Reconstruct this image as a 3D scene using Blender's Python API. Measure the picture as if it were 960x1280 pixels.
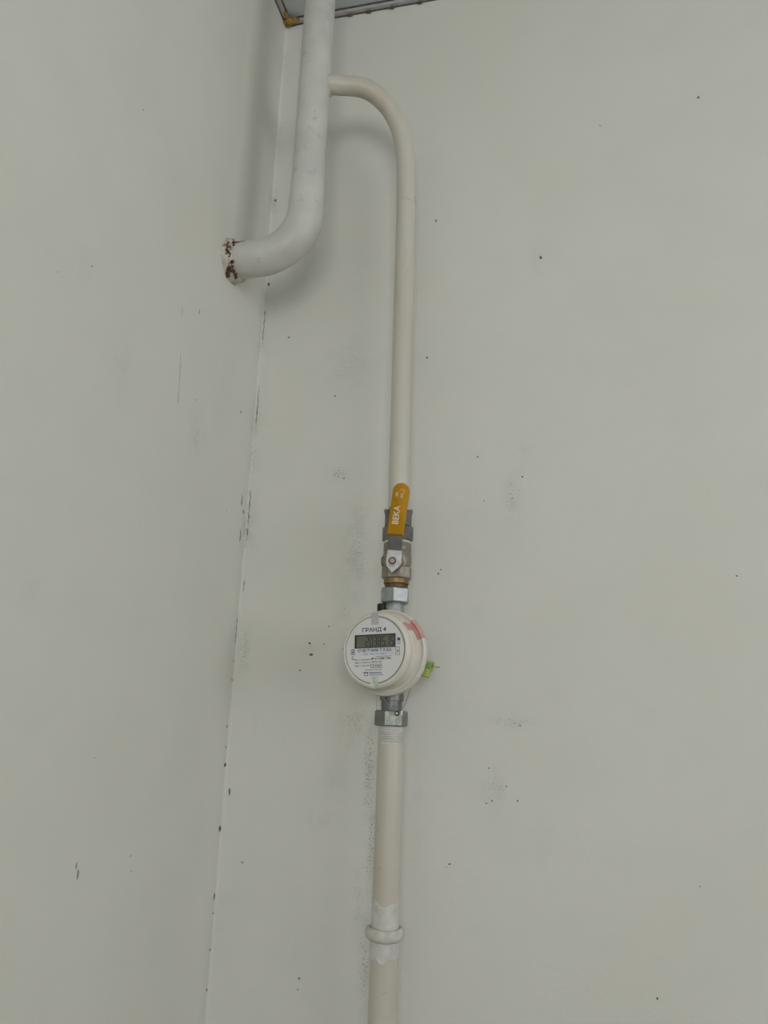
import bpy, bmesh, math, random
import numpy as np
from mathutils import Vector, Matrix, noise as mnoise

random.seed(4)
scene = bpy.context.scene
col = scene.collection
for o in list(bpy.data.objects):
    bpy.data.objects.remove(o, do_unlink=True)

# ---------------------------------------------------------------- camera
# origin: foot of the room corner; back wall is y = 0, left wall is x = 0
YAW, PITCH, ROLL = math.radians(14), math.radians(15), math.radians(2)
fw = Vector((-math.sin(YAW) * math.cos(PITCH), math.cos(YAW) * math.cos(PITCH), math.sin(PITCH)))
rt = Vector((math.cos(YAW), math.sin(YAW), 0))
up = rt.cross(fw)
r2 = rt * math.cos(ROLL) + up * math.sin(ROLL)
u2 = up * math.cos(ROLL) - rt * math.sin(ROLL)
cam_data = bpy.data.cameras.new('camera')
cam_data.sensor_fit = 'VERTICAL'
cam_data.sensor_height = 36
cam_data.sensor_width = 27
cam_data.lens = 36 * 1000 / 1280
cam_data.clip_start = 0.02
cam = bpy.data.objects.new('camera', cam_data)
col.objects.link(cam)
m = Matrix((r2, u2, -fw)).transposed().to_4x4()
m.translation = Vector((0.398, -0.892, 1.6))
cam.matrix_world = m
scene.camera = cam

# ---------------------------------------------------------------- light
RX, RY, RZ = 2.4, -2.5, 2.604          # room: x 0..RX, y RY..0, z 0..RZ
WX0, WX1, WZ0, WZ1 = 0.30, 1.42, 1.45, 2.36   # window opening in the front wall
VY0, VY1 = -2.35, -0.45                       # second window opening, in the right wall
world = bpy.data.worlds.new('daylight')
scene.world = world
world.use_nodes = True
bg = world.node_tree.nodes['Background']
bg.inputs[0].default_value = (0.93, 0.97, 1.0, 1)
bg.inputs[1].default_value = 1.0
def daylight(name, w, h, loc, rot, energy):
    ld = bpy.data.lights.new(name, 'AREA')
    ld.shape = 'RECTANGLE'
    ld.size, ld.size_y = w, h
    ld.energy = energy
    ld.color = (1.0, 0.99, 0.965)
    lo = bpy.data.objects.new(name, ld)
    col.objects.link(lo)
    lo.location = loc
    lo.rotation_euler = rot
daylight('window_daylight', WX1 - WX0 - 0.1, WZ1 - WZ0 - 0.1, ((WX0 + WX1) / 2, RY - 0.16, (WZ0 + WZ1) / 2), (math.radians(90), 0, 0), 14.2)
daylight('window_daylight', VY1 - VY0 - 0.1, WZ1 - WZ0 - 0.1, (RX + 0.16, (VY0 + VY1) / 2, (WZ0 + WZ1) / 2), (math.radians(90), 0, math.radians(90)), 16)
vs = scene.view_settings
vs.view_transform = 'Standard'
vs.look = 'None'
vs.gamma = 1.0
vs.use_curve_mapping = False
vs.exposure = 0.11

# ---------------------------------------------------------------- helpers
def link(o, parent=None):
    col.objects.link(o)
    if parent is not None:
        o.parent = parent
    return o

def tag(o, label=None, cat=None, group=None, kind=None):
    if label: o['label'] = label
    if cat: o['category'] = cat
    if group: o['group'] = group
    if kind: o['kind'] = kind
    return o

def empty(name, loc, rot=(0, 0, 0)):
    o = bpy.data.objects.new(name, None)
    o.empty_display_size = 0.02
    o.location = loc
    o.rotation_euler = rot
    return link(o)

def build(name, vf, mat, parent=None, origin=None, sharp=35):
    v, f = vf
    if origin is not None:
        v = [(a - origin[0], b - origin[1], c - origin[2]) for a, b, c in v]
    me = bpy.data.meshes.new(name)
    me.from_pydata([tuple(p) for p in v], [], [tuple(q) for q in f])
    bm = bmesh.new(); bm.from_mesh(me)
    bmesh.ops.remove_doubles(bm, verts=bm.verts, dist=1e-6)
    bmesh.ops.recalc_face_normals(bm, faces=bm.faces)
    bm.to_mesh(me); bm.free()
    me.polygons.foreach_set('use_smooth', [True] * len(me.polygons))
    me.set_sharp_from_angle(angle=math.radians(sharp))
    me.materials.append(mat)
    return link(bpy.data.objects.new(name, me), parent)

def join(*parts):
    V, F = [], []
    for v, f in parts:
        n = len(V); V += list(v); F += [tuple(i + n for i in q) for q in f]
    return V, F

def xform(vf, M):
    return [tuple(M @ Vector(p)) for p in vf[0]], vf[1]

def lathe(profile, seg=48, axis='z', a0=0.0, a1=360.0, closed=False):
    """profile of (radius, height); axis 'z', or 'y' where height runs towards -y (the viewer)"""
    full = abs(a1 - a0) >= 359.9
    n = seg if full else seg + 1
    V, F = [], []
    for r, h in profile:
        for i in range(n):
            a = math.radians(a0 + (a1 - a0) * i / seg)
            if axis == 'z': V.append((r * math.cos(a), r * math.sin(a), h))
            elif axis == 'y': V.append((r * math.cos(a), -h, r * math.sin(a)))
            else: V.append((h, r * math.cos(a), r * math.sin(a)))
    m = len(profile)
    rng = m if closed else m - 1
    for j in range(rng):
        k = (j + 1) % m
        for i in range(seg):
            i2 = (i + 1) % n
            F.append((j * n + i, j * n + i2, k * n + i2, k * n + i))
    if not full and closed:
        F.append(tuple(j * n for j in range(m)))
        F.append(tuple(j * n + n - 1 for j in range(m))[::-1])
    return V, F

def solid(profile):
    """close a lathe profile onto its axis at both ends"""
    return [(0.00001, profile[0][1])] + list(profile) + [(0.00001, profile[-1][1])]

def catmull(P, n=8):
    P = [Vector(p) for p in P]
    Q = [P[0] * 2 - P[1]] + P + [P[-1] * 2 - P[-2]]
    out = []
    for i in range(1, len(Q) - 2):
        for k in range(n):
            t = k / n
            a, b, c, d = Q[i - 1:i + 3]
            out.append(0.5 * ((2 * b) + (c - a) * t + (2 * a - 5 * b + 4 * c - d) * t * t + (3 * b - a - 3 * c + d) * t ** 3))
    out.append(P[-1])
    return out

def tube(path, rad, seg=24, caps=True, wob=0.0):
    path = [Vector(p) for p in path]
    n = len(path)
    rads = rad if isinstance(rad, (list, tuple)) else [rad] * n
    t = (path[1] - path[0]).normalized()
    ref = Vector((0, 1, 0)) if abs(t.y) < 0.9 else Vector((1, 0, 0))
    nv = (ref - t * ref.dot(t)).normalized()
    V, F = [], []
    for i in range(n):
        t2 = ((path[min(i + 1, n - 1)] - path[i]).normalized() + (path[i] - path[max(i - 1, 0)]).normalized())
        t2.normalize()
        nv = (nv - t2 * nv.dot(t2)).normalized()
        b = t2.cross(nv)
        for k in range(seg):
            a = 2 * math.pi * k / seg
            p = path[i] + (nv * math.cos(a) + b * math.sin(a)) * rads[i]
            if wob:
                w = mnoise.noise(p * 55) * wob
                p = p + (p - path[i]).normalized() * w
            V.append(tuple(p))
    for i in range(n - 1):
        for k in range(seg):
            k2 = (k + 1) % seg
            F.append((i * seg + k, i * seg + k2, (i + 1) * seg + k2, (i + 1) * seg + k))
    if caps:
        F.append(tuple(range(seg))[::-1])
        F.append(tuple((n - 1) * seg + k for k in range(seg)))
    return V, F

def ngon_prism(n, r, z0, z1, ch, rot):
    """upright nut: n-gon between z0 and z1 with chamfered corners"""
    lv = [(r - ch * 1.4, z0), (r, z0 + ch), (r, z1 - ch), (r - ch * 1.4, z1)]
    V, F = [], []
    for rr, z in lv:
        for k in range(n):
            a = rot + 2 * math.pi * k / n
            V.append((rr * math.cos(a), rr * math.sin(a), z))
    for j in range(3):
        for k in range(n):
            k2 = (k + 1) % n
            F.append((j * n + k, j * n + k2, (j + 1) * n + k2, (j + 1) * n + k))
    F.append(tuple(range(n))[::-1]); F.append(tuple(3 * n + k for k in range(n)))
    return V, F

def plate(poly, y0, y1, bev=0.0):
    """polygon in (x, z), thickness between y0 (front) and y1 (back), front edge bevelled"""
    n = len(poly)
    cx = sum(p[0] for p in poly) / n; cz = sum(p[1] for p in poly) / n
    def shrink(d):
        out = []
        for x, z in poly:
            L = math.hypot(x - cx, z - cz) or 1
            out.append((cx + (x - cx) * (L - d) / L, cz + (z - cz) * (L - d) / L))
        return out
    lv = [(shrink(bev), y0), (poly, y0 + bev), (poly, y1 - bev), (shrink(bev), y1)] if bev else [(poly, y0), (poly, y1)]
    V = [(x, y, z) for pl, y in lv for x, z in pl]
    F = []
    for j in range(len(lv) - 1):
        for k in range(n):
            k2 = (k + 1) % n
            F.append((j * n + k, j * n + k2, (j + 1) * n + k2, (j + 1) * n + k))
    F.append(tuple(range(n))); F.append(tuple((len(lv) - 1) * n + k for k in range(n))[::-1])
    return V, F

def box(x0, x1, y0, y1, z0, z1, bev=0.0):
    return plate([(x0, z0), (x1, z0), (x1, z1), (x0, z1)], y0, y1, bev)

def lump(cx, cy, cz, sx, sy, sz, amp=0.25, freq=2.0, seed=0):
    bm = bmesh.new()
    bmesh.ops.create_icosphere(bm, subdivisions=3, radius=1)
    V = []
    for v in bm.verts:
        p = v.co * (1 + amp * mnoise.noise(v.co * freq + Vector((seed * 7.1, 0, 3))))
        V.append((cx + p.x * sx, cy + p.y * sy, cz + p.z * sz))
    F = [tuple(x.index for x in f.verts) for f in bm.faces]
    bm.free()
    return V, F

# ---------------------------------------------------------------- materials
def mat(name, base, rough=0.5, metal=0.0, var=0.0, vscale=40.0, bump=0.0, bscale=200.0, spot=None, sscale=120.0, sthr=0.68, var_col=None, spec=0.5, coords='Object', stretch=None):
    ma = bpy.data.materials.new(name)
    ma.use_nodes = True
    nt = ma.node_tree; N = nt.nodes; Lk = nt.links
    b = N['Principled BSDF']
    b.inputs['Base Color'].default_value = (*base, 1)
    b.inputs['Roughness'].default_value = rough
    b.inputs['Metallic'].default_value = metal
    b.inputs['Specular IOR Level'].default_value = spec
    tc = N.new('ShaderNodeTexCoord')
    if stretch:
        mp = N.new('ShaderNodeMapping'); mp.inputs['Scale'].default_value = (1, 1, stretch)
        Lk.new(tc.outputs[coords], mp.inputs['Vector']); vsrc = mp.outputs[0]
    else: vsrc = tc.outputs[coords]
    cur = None
    if var:
        n1 = N.new('ShaderNodeTexNoise'); n1.inputs['Scale'].default_value = vscale; n1.inputs['Detail'].default_value = 4
        Lk.new(vsrc, n1.inputs['Vector'])
        mr = N.new('ShaderNodeMapRange'); mr.inputs[1].default_value = 0.35; mr.inputs[2].default_value = 0.68
        Lk.new(n1.outputs['Fac'], mr.inputs[0])
        mx = N.new('ShaderNodeMix'); mx.data_type = 'RGBA'
        mx.inputs['A'].default_value = (*base, 1)
        vc = var_col or tuple(c * (1 - var) for c in base)
        mx.inputs['B'].default_value = (*vc, 1)
        Lk.new(mr.outputs[0], mx.inputs['Factor'])
        cur = mx.outputs['Result']
    if spot:
        n2 = N.new('ShaderNodeTexNoise'); n2.inputs['Scale'].default_value = sscale; n2.inputs['Detail'].default_value = 3
        Lk.new(tc.outputs[coords], n2.inputs['Vector'])
        m2 = N.new('ShaderNodeMapRange'); m2.inputs[1].default_value = sthr; m2.inputs[2].default_value = sthr + 0.06
        Lk.new(n2.outputs['Fac'], m2.inputs[0])
        x2 = N.new('ShaderNodeMix'); x2.data_type = 'RGBA'
        x2.inputs['A'].default_value = (*base, 1); x2.inputs['B'].default_value = (*spot, 1)
        if cur: Lk.new(cur, x2.inputs['A'])
        Lk.new(m2.outputs[0], x2.inputs['Factor'])
        cur = x2.outputs['Result']
    if cur: Lk.new(cur, b.inputs['Base Color'])
    if bump:
        n3 = N.new('ShaderNodeTexNoise'); n3.inputs['Scale'].default_value = bscale; n3.inputs['Detail'].default_value = 3
        Lk.new(tc.outputs[coords], n3.inputs['Vector'])
        bp = N.new('ShaderNodeBump'); bp.inputs['Strength'].default_value = bump; bp.inputs['Distance'].default_value = 0.001
        Lk.new(n3.outputs['Fac'], bp.inputs['Height']); Lk.new(bp.outputs[0], b.inputs['Normal'])
    return ma

def wall_material(name, base):
    ma = bpy.data.materials.new(name); ma.use_nodes = True
    nt = ma.node_tree; N = nt.nodes; Lk = nt.links
    b = N['Principled BSDF']; b.inputs['Roughness'].default_value = 0.75; b.inputs['Specular IOR Level'].default_value = 0.25
    tc = N.new('ShaderNodeTexCoord')
    def nz(scale, detail=3):
        n = N.new('ShaderNodeTexNoise'); n.inputs['Scale'].default_value = scale; n.inputs['Detail'].default_value = detail
        Lk.new(tc.outputs['Object'], n.inputs['Vector']); return n.outputs['Fac']
    def mr(src, a, c, lo=0, hi=1):
        q = N.new('ShaderNodeMapRange'); q.inputs[1].default_value = a; q.inputs[2].default_value = c
        q.inputs[3].default_value = lo; q.inputs[4].default_value = hi
        Lk.new(src, q.inputs[0]); return q.outputs[0]
    def mix(fac, A, B):
        x = N.new('ShaderNodeMix'); x.data_type = 'RGBA'
        Lk.new(fac, x.inputs['Factor'])
        if isinstance(A, tuple): x.inputs['A'].default_value = (*A, 1)
        else: Lk.new(A, x.inputs['A'])
        x.inputs['B'].default_value = (*B, 1)
        return x.outputs['Result']
    def mth(op, a, c):
        q = N.new('ShaderNodeMath'); q.operation = op
        for i, s in enumerate((a, c)):
            if isinstance(s, (int, float)): q.inputs[i].default_value = s
            else: Lk.new(s, q.inputs[i])
        return q.outputs[0]
    at = N.new('ShaderNodeAttribute'); at.attribute_name = 'scuff'
    d = at.outputs['Fac']
    c = mix(mr(nz(5, 2), 0.4, 0.7, 0, 0.6), base, (base[0] * 0.97, base[1] * 0.965, base[2] * 0.90))
    c = mix(mr(nz(14, 4), 0.45, 0.75, 0, 0.5), c, (base[0] * 0.93, base[1] * 0.94, base[2] * 0.95))
    # thin film of grey rubbed into the paint, then the fine pitted specks
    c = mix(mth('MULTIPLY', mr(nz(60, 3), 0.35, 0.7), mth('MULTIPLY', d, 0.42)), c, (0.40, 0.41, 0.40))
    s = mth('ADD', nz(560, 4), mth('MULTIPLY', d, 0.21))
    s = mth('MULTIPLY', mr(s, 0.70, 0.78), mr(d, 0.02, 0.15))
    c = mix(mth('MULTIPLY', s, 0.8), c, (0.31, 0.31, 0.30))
    Lk.new(c, b.inputs['Base Color'])
    h = mth('ADD', mth('MULTIPLY', nz(90, 4), 1.0), mth('MULTIPLY', nz(420, 2), 0.25))
    h = mth('SUBTRACT', h, mth('MULTIPLY', s, 0.5))
    bp = N.new('ShaderNodeBump'); bp.inputs['Strength'].default_value = 0.22; bp.inputs['Distance'].default_value = 0.0012
    Lk.new(h, bp.inputs['Height']); Lk.new(bp.outputs[0], b.inputs['Normal'])
    return ma

M = {}
WALL = (0.70, 0.70, 0.655)
M['wall_back'] = wall_material('painted_plaster_back', WALL)
M['wall_left'] = wall_material('painted_plaster_left', WALL)
M['bounce_dark'] = mat('dark_bounce_blocker', (0.07, 0.10, 0.10), 0.4, var=0.1, vscale=8)  # for unseen panels added to soak up light bounced from low walls
M['wall_plain'] = mat('painted_plaster', (0.58, 0.58, 0.545), 0.75, var=0.05, vscale=6, bump=0.15, bscale=90, spec=0.25)
M['ceiling'] = mat('ceiling_panel_grey', (0.56, 0.59, 0.60), 0.55, var=0.05, vscale=8)
M['floor'] = mat('floor_linoleum', (0.13, 0.09, 0.06), 0.5, var=0.2, vscale=7)
M['trim'] = mat('trim_plastic', (0.50, 0.50, 0.49), 0.5, var=0.15, vscale=60)
M['gap_shade'] = mat('trim_gap_shade', (0.13, 0.12, 0.11), 0.7, var=0.4, vscale=120)  # dark tone painting the shade in the trim gaps; plaster drips share it
M['chip'] = mat('bare_plaster_chip', (0.17, 0.17, 0.165), 0.9, var=0.5, vscale=300)
M['crack_faint'] = mat('hairline_in_paint', (0.46, 0.46, 0.43), 0.9, var=0.2, vscale=300)
M['chip_faint'] = mat('grey_fleck', (0.30, 0.30, 0.285), 0.9, var=0.3, vscale=300)
M['crack'] = mat('crack_dirt', (0.20, 0.20, 0.19), 0.9, var=0.4, vscale=300)
M['pipe'] = mat('cream_gloss_paint', (0.60, 0.578, 0.51), 0.38, var=0.10, vscale=22, bump=0.25, bscale=60, spot=(0.40, 0.36, 0.29), sscale=95, sthr=0.70, var_col=(0.52, 0.485, 0.40), stretch=0.15)
M['riser'] = mat('white_gloss_paint', (0.64, 0.64, 0.59), 0.42, var=0.18, vscale=18, bump=0.35, bscale=45, spot=(0.50, 0.51, 0.485), sscale=55, sthr=0.63)
M['paint_white'] = mat('fresh_white_paint', (0.64, 0.635, 0.60), 0.5, var=0.15, vscale=120, bump=0.5, bscale=180)
M['weld'] = mat('painted_weld', (0.62, 0.61, 0.55), 0.5, var=0.2, vscale=150, bump=0.6, bscale=200)
M['collar'] = mat('rusty_sealant', (0.60, 0.57, 0.50), 0.8, var=0.25, vscale=90, bump=0.9, bscale=160, spot=(0.30, 0.19, 0.12), sscale=110, sthr=0.62)
M['rust'] = mat('rust_crack', (0.055, 0.03, 0.018), 0.9, var=0.6, vscale=200, var_col=(0.16, 0.08, 0.04))
M['foam'] = mat('ochre_foam', (0.40, 0.25, 0.05), 0.8, var=0.5, vscale=220, var_col=(0.20, 0.12, 0.035), bump=0.8, bscale=160)
M['zinc'] = mat('galvanised_steel', (0.40, 0.435, 0.44), 0.42, 0.65, var=0.3, vscale=110, bump=0.2, bscale=200)
M['zinc_worn'] = mat('worn_steel_nut', (0.24, 0.245, 0.225), 0.45, 0.3, var=0.3, vscale=160, spot=(0.40, 0.41, 0.38), sscale=170, sthr=0.66, bump=0.4, bscale=220)
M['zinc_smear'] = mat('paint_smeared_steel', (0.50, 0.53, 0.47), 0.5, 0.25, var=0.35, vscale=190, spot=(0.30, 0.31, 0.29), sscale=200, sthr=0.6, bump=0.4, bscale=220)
M['steel_dark'] = mat('dark_steel_nipple', (0.20, 0.21, 0.215), 0.42, 0.5, var=0.35, vscale=120, bump=0.2)
M['nickel'] = mat('tarnished_nickel', (0.31, 0.28, 0.235), 0.45, 0.6, var=0.3, vscale=90, bump=0.3, bscale=240)
M['nickel_dark'] = mat('dark_cast_union', (0.21, 0.20, 0.178), 0.5, 0.5, var=0.4, vscale=110, bump=0.5, bscale=200)
M['brass'] = mat('dirty_brass', (0.36, 0.26, 0.10), 0.4, 0.6, var=0.5, vscale=130, var_col=(0.20, 0.12, 0.05))
M['brass_dark'] = mat('darker_brass_thread', (0.16, 0.10, 0.045), 0.5, 0.5, var=0.4, vscale=140)  # darker brass for the narrower lower step
M['teflon'] = mat('white_seal_tape', (0.72, 0.70, 0.64), 0.6, var=0.15, vscale=150)
M['chrome'] = mat('bright_zinc_plate', (0.72, 0.73, 0.74), 0.28, 0.75, var=0.25, vscale=140, bump=0.25, bscale=160)
M['lever'] = mat('grey_lever_steel', (0.24, 0.235, 0.235), 0.45, 0.4, var=0.2, vscale=90)
M['black'] = mat('black_rubber', (0.012, 0.012, 0.012), 0.6, var=0.4, vscale=150)
M['yellow'] = mat('yellow_vinyl', (0.52, 0.255, 0.003), 0.5, var=0.12, vscale=120, bump=0.15, bscale=120, spec=0.25)
M['handle_print'] = mat('white_handle_print', (0.78, 0.72, 0.55), 0.6, var=0.25, vscale=500)
M['meter'] = mat('ivory_plastic', (0.72, 0.685, 0.615), 0.38, var=0.06, vscale=50, spot=(0.55, 0.48, 0.38), sscale=60, sthr=0.73)
M['dial'] = mat('white_dial', (0.76, 0.755, 0.745), 0.4, var=0.05, vscale=60)
M['ink'] = mat('navy_ink', (0.055, 0.06, 0.22), 0.6, var=0.3, vscale=400)
M['ink_pale'] = mat('faded_navy_ink', (0.12, 0.13, 0.30), 0.6, var=0.3, vscale=400)
M['ink_black'] = mat('black_print', (0.06, 0.06, 0.085), 0.6, var=0.3, vscale=400)
M['ink_sky'] = mat('pale_blue_print', (0.42, 0.47, 0.66), 0.5, var=0.15, vscale=200)
M['lcd'] = mat('lcd_grey_green', (0.155, 0.165, 0.125), 0.3, var=0.1, vscale=90)
M['lcd_frame'] = mat('lcd_black_frame', (0.02, 0.02, 0.018), 0.4, var=0.3, vscale=100)
M['lcd_seg'] = mat('lcd_segment', (0.018, 0.02, 0.016), 0.4, var=0.2, vscale=200)
M['tape_grey'] = mat('grey_seal_sticker', (0.50, 0.50, 0.50), 0.3, var=0.08, vscale=150)
M['tape_green'] = mat('pearly_green_sticker', (0.42, 0.52, 0.40), 0.25, var=0.5, vscale=160, var_col=(0.80, 0.86, 0.76))
M['tape_pink'] = mat('pink_film', (0.62, 0.30, 0.28), 0.4, var=0.25, vscale=90, var_col=(0.66, 0.42, 0.38))
M['seal_lime'] = mat('lime_plastic', (0.36, 0.43, 0.012), 0.35, var=0.35, vscale=160, var_col=(0.22, 0.36, 0.02))
M['seal_green'] = mat('green_plastic', (0.10, 0.30, 0.03), 0.35, var=0.4, vscale=200)
M['wire'] = mat('seal_wire_steel', (0.40, 0.40, 0.37), 0.4, 0.4, var=0.2, vscale=200)
M['lead'] = mat('lead_bead', (0.07, 0.07, 0.065), 0.4, 0.4, var=0.3, vscale=300)
M['lead_bright'] = mat('bright_lead_face', (0.75, 0.75, 0.72), 0.3, 0.5, var=0.2, vscale=300)
M['frame_white'] = mat('white_window_frame', (0.8, 0.8, 0.79), 0.4, var=0.03, vscale=20)
gl = bpy.data.materials.new('window_glass'); gl.use_nodes = True
gn = gl.node_tree.nodes; gn.remove(gn['Principled BSDF'])
gt = gn.new('ShaderNodeBsdfTransparent'); gg = gn.new('ShaderNodeBsdfGlossy'); gg.inputs['Roughness'].default_value = 0.02
gm = gn.new('ShaderNodeMixShader'); gm.inputs[0].default_value = 0.06
gl.node_tree.links.new(gt.outputs[0], gm.inputs[1]); gl.node_tree.links.new(gg.outputs[0], gm.inputs[2])
gl.node_tree.links.new(gm.outputs[0], gn['Material Output'].inputs[0])
M['glass'] = gl

# ---------------------------------------------------------------- the room
BACK_PATCHES = [(0.1218, 2.0425, 0.0305, 0.0426, 0.55), (0.1144, 1.8968, 0.0117, 0.0093, 0.9), (0.1451, 1.7982, 0.0189, 0.0745, 0.7), (0.1316, 1.7317, 0.0131, 0.0294, 0.5), (0.1498, 1.6059, 0.0224, 0.0423, 0.65), (0.1685, 1.5555, 0.0079, 0.0645, 1.0), (0.1744, 1.4741, 0.006, 0.0539, 0.9), (0.171, 1.3659, 0.0083, 0.0522, 0.85), (0.1627, 1.4183, 0.0068, 0.0354, 0.6), (0.1153, 1.5029, 0.0193, 0.0129, 0.5), (0.1315, 1.5454, 0.0177, 0.0279, 0.4), (0.0106, 1.6824, 0.0085, 0.0259, 0.9), (0.3266, 1.8609, 0.011, 0.0386, 0.65), (0.3409, 1.9186, 0.0233, 0.0391, 0.3), (0.2759, 1.8433, 0.0186, 0.0877, 0.25), (0.3247, 1.6088, 0.024, 0.0063, 0.75), (0.3058, 1.5414, 0.0152, 0.023, 0.6), (0.3522, 1.4932, 0.0123, 0.0258, 0.3), (0.3603, 2.1642, 0.0099, 0.0187, 0.4), (0.0922, 1.6851, 0.0167, 0.0137, 0.3), (0.0087, 2.0343, 0.0062, 0.0655, 0.5), (0.0194, 2.1139, 0.0317, 0.0333, 0.25), (-0.0131, 2.3148, 0.0089, 0.0704, 0.4), (0.0417, 2.2879, 0.0088, 0.0461, 0.4), (0.0303, 1.6022, 0.0046, 0.0387, 0.3), (0.4897, 1.969, 0.0546, 0.0382, 0.12), (0.2901, 1.7316, 0.0134, 0.0282, 0.25), (0.3755, 1.6376, 0.0213, 0.0107, 0.2), (0.2085, 2.0961, 0.0081, 0.0635, 0.25), (0.2238, 1.5252, 0.0086, 0.081, 0.3), (0.1848, 1.3377, 0.0082, 0.0429, 0.5), (0.09, 1.3969, 0.0214, 0.0539, 0.2), ]
LEFT_PATCHES = [(-0.3024, 1.9054, 0.017, 0.0358, 0.35), (-0.1452, 1.8982, 0.0161, 0.024, 0.6), (-0.3657, 1.9648, 0.0186, 0.0189, 0.3), (-0.3738, 1.6857, 0.0117, 0.0152, 0.4), (-0.25, 2.1193, 0.0299, 0.0665, 0.12), (-0.0939, 1.9821, 0.0288, 0.056, 0.2), (-0.1253, 1.4568, 0.049, 0.0444, 0.1), ]
BACK_CHIPS = [(0.0946, 1.6778, 0.003, 0.0015), (0.0919, 1.6907, 0.0019, 0.0012), (0.0821, 1.6593, 0.0011, 0.0012), (0.107, 1.9997, 0.0012, 0.0013), (0.1239, 1.8903, 0.0012, 0.001), (0.1016, 1.3421, 0.0015, 0.0011), (0.1006, 1.3315, 0.0008, 0.0009), (0.2592, 1.464, 0.0015, 0.001), (0.4597, 1.3596, 0.0011, 0.0012), (0.5607, 2.37, 0.0018, 0.0019), (0.4414, 2.3486, 0.0012, 0.0009), (0.56, 1.7652, 0.0015, 0.0009), (0.2423, 1.7712, 0.0013, 0.0012), (0.2451, 1.7758, 0.0009, 0.001), (0.2316, 2.2367, 0.0012, 0.0024), (0.2868, 1.9104, 0.0009, 0.0012), (0.2239, 2.0431, 0.0012, 0.0015), (0.3387, 1.8836, 0.0012, 0.001), (0.3266, 1.858, 0.0008, 0.0009), (0.2944, 1.8562, 0.0008, 0.0009), (0.3643, 2.1671, 0.0016, 0.0025), (0.0018, 2.1679, 0.0022, 0.0025), (-0.0094, 2.2988, 0.0016, 0.0026), (0.0041, 2.1822, 0.0022, 0.0011), (0.0392, 2.0866, 0.0017, 0.0011), (0.0284, 1.4498, 0.0011, 0.0011), (0.0066, 1.5224, 0.0013, 0.0043), (0.1095, 1.6899, 0.0007, 0.001), (0.1142, 1.7103, 0.0007, 0.0008), (0.2558, 1.4607, 0.0007, 0.0007), (0.504, 1.4607, 0.0007, 0.0007), (0.2999, 1.5612, 0.0008, 0.0009), (0.3033, 1.5285, 0.0008, 0.0009), (0.2974, 1.5258, 0.0008, 0.0008), (0.3331, 1.6058, 0.0009, 0.0009), (0.3183, 1.5436, 0.0009, 0.0009), (0.3298, 1.5299, 0.0008, 0.0012), ]
LEFT_CHIPS = [(-0.3191, 2.171, 0.0013, 0.0009), (-0.0418, 1.9679, 0.002, 0.0029), (-0.2749, 1.484, 0.0012, 0.0043), (-0.2711, 1.4769, 0.0011, 0.0049), (-0.1918, 1.4801, 0.0014, 0.001), (-0.1875, 1.4668, 0.0012, 0.0007), (-0.0579, 1.8379, 0.0019, 0.0007), (-0.2675, 1.5667, 0.001, 0.0005), (-0.0043, 1.5517, 0.0036, 0.0028), (-0.004, 1.4838, 0.0038, 0.0043), (-0.004, 1.4136, 0.0022, 0.0042), (-0.004, 1.3971, 0.0023, 0.001), (-0.0074, 1.594, 0.002, 0.0022), (-0.006, 1.571, 0.002, 0.0011), (-0.004, 1.6467, 0.002, 0.0015), (-0.004, 1.6688, 0.002, 0.0009), (-0.004, 1.361, 0.0017, 0.0021), (-0.004, 1.3225, 0.0015, 0.0024), (-0.3615, 1.9728, 0.0013, 0.0009), (-0.4026, 1.9423, 0.0009, 0.0006), (-0.1697, 2.0345, 0.0011, 0.0044), (-0.1585, 1.9347, 0.0015, 0.0009), (-0.0177, 1.859, 0.0024, 0.0058), (-0.0139, 1.8156, 0.0023, 0.0067), (-0.0107, 1.8487, 0.0021, 0.0039), ]
BACK_CRACKS = [[(0.003, 2.1297), (0.003, 2.1098), (0.003, 2.0843)], [(0.003, 2.0217), (0.003, 2.0016), (0.003, 1.9849), (0.003, 1.9684)], [(0.003, 1.8807), (0.003, 1.8672), (0.003, 1.8516), (0.003, 1.8362)], [(0.003, 1.8311), (0.003, 1.8159)], [(0.0046, 1.7659), (0.0037, 1.7512)], ]
LEFT_CRACKS = [[(-0.1995, 1.9716), (-0.1957, 1.937), (-0.1946, 1.9151)], [(-0.2059, 2.0193), (-0.2058, 2.01)], [(-0.003, 1.722), (-0.003, 1.7029), (-0.003, 1.6889)], [(-0.0173, 1.8693), (-0.0173, 1.8571)], [(-0.0138, 1.8276), (-0.0139, 1.8096)], ]


def fillet(z):
    return 0.0028 + 0.0008 * mnoise.noise(Vector((0.3, 0.7, z * 9))) + 0.0008 * mnoise.noise(Vector((4.3, 0.7, z * 31)))

def grid_object(name, P, scuff, material):
    nz_, nx_ = P.shape[:2]
    me = bpy.data.meshes.new(name)
    idx = np.arange(nz_ * nx_).reshape(nz_, nx_)
    q = np.stack([idx[:-1, :-1], idx[:-1, 1:], idx[1:, 1:], idx[1:, :-1]], -1).reshape(-1, 4)
    me.vertices.add(nz_ * nx_)
    me.vertices.foreach_set('co', P.astype(np.float32).ravel())
    me.loops.add(q.size); me.loops.foreach_set('vertex_index', q.astype(np.int32).ravel())
    me.polygons.add(len(q))
    me.polygons.foreach_set('loop_start', (np.arange(len(q)) * 4).astype(np.int32))
    me.update(calc_edges=True)
    me.polygons.foreach_set('use_smooth', np.ones(len(q), bool))
    a = me.attributes.new('scuff', 'FLOAT', 'POINT')
    a.data.foreach_set('value', scuff.astype(np.float32).ravel())
    me.materials.append(material)
    return link(bpy.data.objects.new(name, me))

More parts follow.
